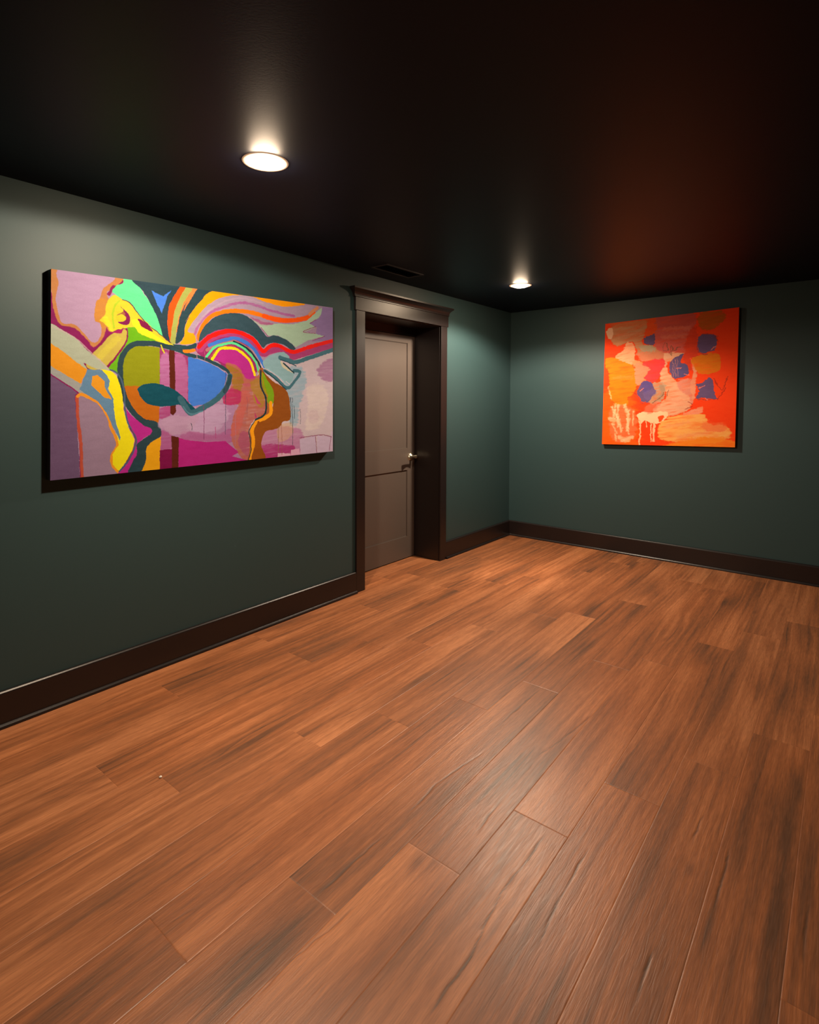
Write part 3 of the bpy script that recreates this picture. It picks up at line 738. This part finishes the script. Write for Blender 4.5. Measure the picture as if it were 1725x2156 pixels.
def hang(name, cn, text, nu, nv, fk, edge, gain, side_mat, label, nrm, depth, wallgap):
    """cn: front corners tl, tr, br, bl"""
    cn = [Vector(c) for c in cn]; nrm = Vector(nrm)
    mid = (cn[2] + cn[3]) / 2 - nrm * (depth)
    r = empty(name, mid); tag(r, label, 'painting')
    asp = ((cn[1]-cn[0]).length + (cn[2]-cn[3]).length) / ((cn[3]-cn[0]).length + (cn[2]-cn[1]).length)
    col = paint(text, asp, nu, nv, fk, edge, gain)
    u, v = np.meshgrid(np.linspace(0, 1, nu), np.linspace(0, 1, nv)); u = u[..., None]; v = v[..., None]
    tl, t_r, b_r, bl = [np.array(c) for c in cn]
    P = (tl*(1-u) + t_r*u)*(1-v) + (bl*(1-u) + b_r*u)*v
    idx = np.arange(nu*nv).reshape(nv, nu)
    qd = np.stack([idx[:-1, :-1], idx[1:, :-1], idx[1:, 1:], idx[:-1, 1:]], -1).reshape(-1, 4)
    M, a = pattern_mat(name + '_paint', 0.66, 0.15); M.node_tree.links.new(a.outputs['Color'], M.node_tree.nodes['Principled BSDF'].inputs['Base Color'])
    nt = M.node_tree; tc = nt.nodes.new('ShaderNodeTexCoord'); nz = nt.nodes.new('ShaderNodeTexNoise'); nz.inputs['Scale'].default_value = 420
    bp = nt.nodes.new('ShaderNodeBump'); bp.inputs['Strength'].default_value = 0.25; bp.inputs['Distance'].default_value = 0.0008
    nt.links.new(tc.outputs['Object'], nz.inputs['Vector']); nt.links.new(nz.outputs['Fac'], bp.inputs['Height']); nt.links.new(bp.outputs['Normal'], nt.nodes['Principled BSDF'].inputs['Normal'])
    g = grid_mesh('painted_canvas', P.reshape(-1, 3), qd, col.reshape(-1, 3), M, r, smooth=False)
    m = MB(); k = [c - nrm * 0.0006 for c in cn]; bk = [c - nrm * (depth - 0.0) for c in cn]
    for i in range(4): m.face([k[i], k[(i+1) % 4], bk[(i+1) % 4], bk[i]])
    m.face(bk); m.face(k[::-1])
    m.build('wrapped_edge', side_mat, r)
    return r
M_side1 = new_mat('dark_canvas_edge', (0.035, 0.03, 0.04), 0.7)
M_side2 = new_mat('red_orange_canvas_edge', (0.55, 0.07, 0.012), 0.6)
D1, D2 = 0.045, 0.040
hang('painting', [(D1, -4.299, 1.977), (D1, -2.603, 2.037), (D1, -2.605, 1.061), (D1, -4.321, 1.044)], ART1, 900, 500, 0.61e-3, 0.006, GAIN1, M_side1,
     'large wide multicoloured abstract painting with flowing bands, hung left of the door', (1, 0, 0), D1 - 0.0005, 0)
hang('painting', [(1.004, -D2, 2.136), (2.085, -D2, 2.178), (2.082, -D2, 1.040), (0.992, -D2, 1.013)], ART2, 520, 540, 0.71e-3, 0.018, GAIN2, M_side2,
     'square orange abstract painting with purple blots and pale drips, hung on the end wall', (0, -1, 0), D2 - 0.0005, 0)

# tiny white speck lying on the planks
bm = bmesh.new(); bmesh.ops.create_icosphere(bm, subdivisions=2, radius=0.0058)
for v in bm.verts: v.co = Vector((v.co.x * (1 + 0.2 * math.sin(v.co.y * 900)), v.co.y, v.co.z * 0.6 + 0.0024))
me = bpy.data.meshes.new('paint_speck'); bm.to_mesh(me); bm.free(); me.materials.append(M_speck)
for p_ in me.polygons: p_.use_smooth = True
o = bpy.data.objects.new('paint_speck', me); C.objects.link(o); o.location = (0.845, -4.248, 0.0)
tag(o, 'tiny white speck lying on the wood floor in front of the large painting', 'speck')

# ------------------------------------------------------------------ world, camera, view
wd = bpy.data.worlds.new('World'); scene.world = wd; wd.use_nodes = True
wd.node_tree.nodes['Background'].inputs['Color'].default_value = (0, 0, 0, 1)
cam = bpy.data.cameras.new('Camera'); co = bpy.data.objects.new('Camera', cam); C.objects.link(co); scene.camera = co
yaw, pit, rol = -0.6713, -0.0399, 0.0037
Fv = Vector((math.sin(yaw)*math.cos(pit), math.cos(yaw)*math.cos(pit), math.sin(pit)))
R0 = Vector((math.cos(yaw), -math.sin(yaw), 0)); U0 = R0.cross(Fv)
R1 = R0*math.cos(rol) + U0*math.sin(rol); U1 = -R0*math.sin(rol) + U0*math.cos(rol)
co.matrix_world = Matrix(((R1.x, U1.x, -Fv.x, 2.8148), (R1.y, U1.y, -Fv.y, -5.2479), (R1.z, U1.z, -Fv.z, 1.3941), (0, 0, 0, 1)))
cam.sensor_fit = 'HORIZONTAL'; cam.sensor_width = 36.0; cam.lens = 1168.78 / 1725 * 36.0
cam.shift_y = -(1078 - 894.86) / 1725; cam.clip_start = 0.02
scene.view_settings.view_transform = 'Standard'; scene.view_settings.look = 'None'
scene.view_settings.exposure = EXPO; scene.view_settings.gamma = 1.0; scene.view_settings.use_curve_mapping = False
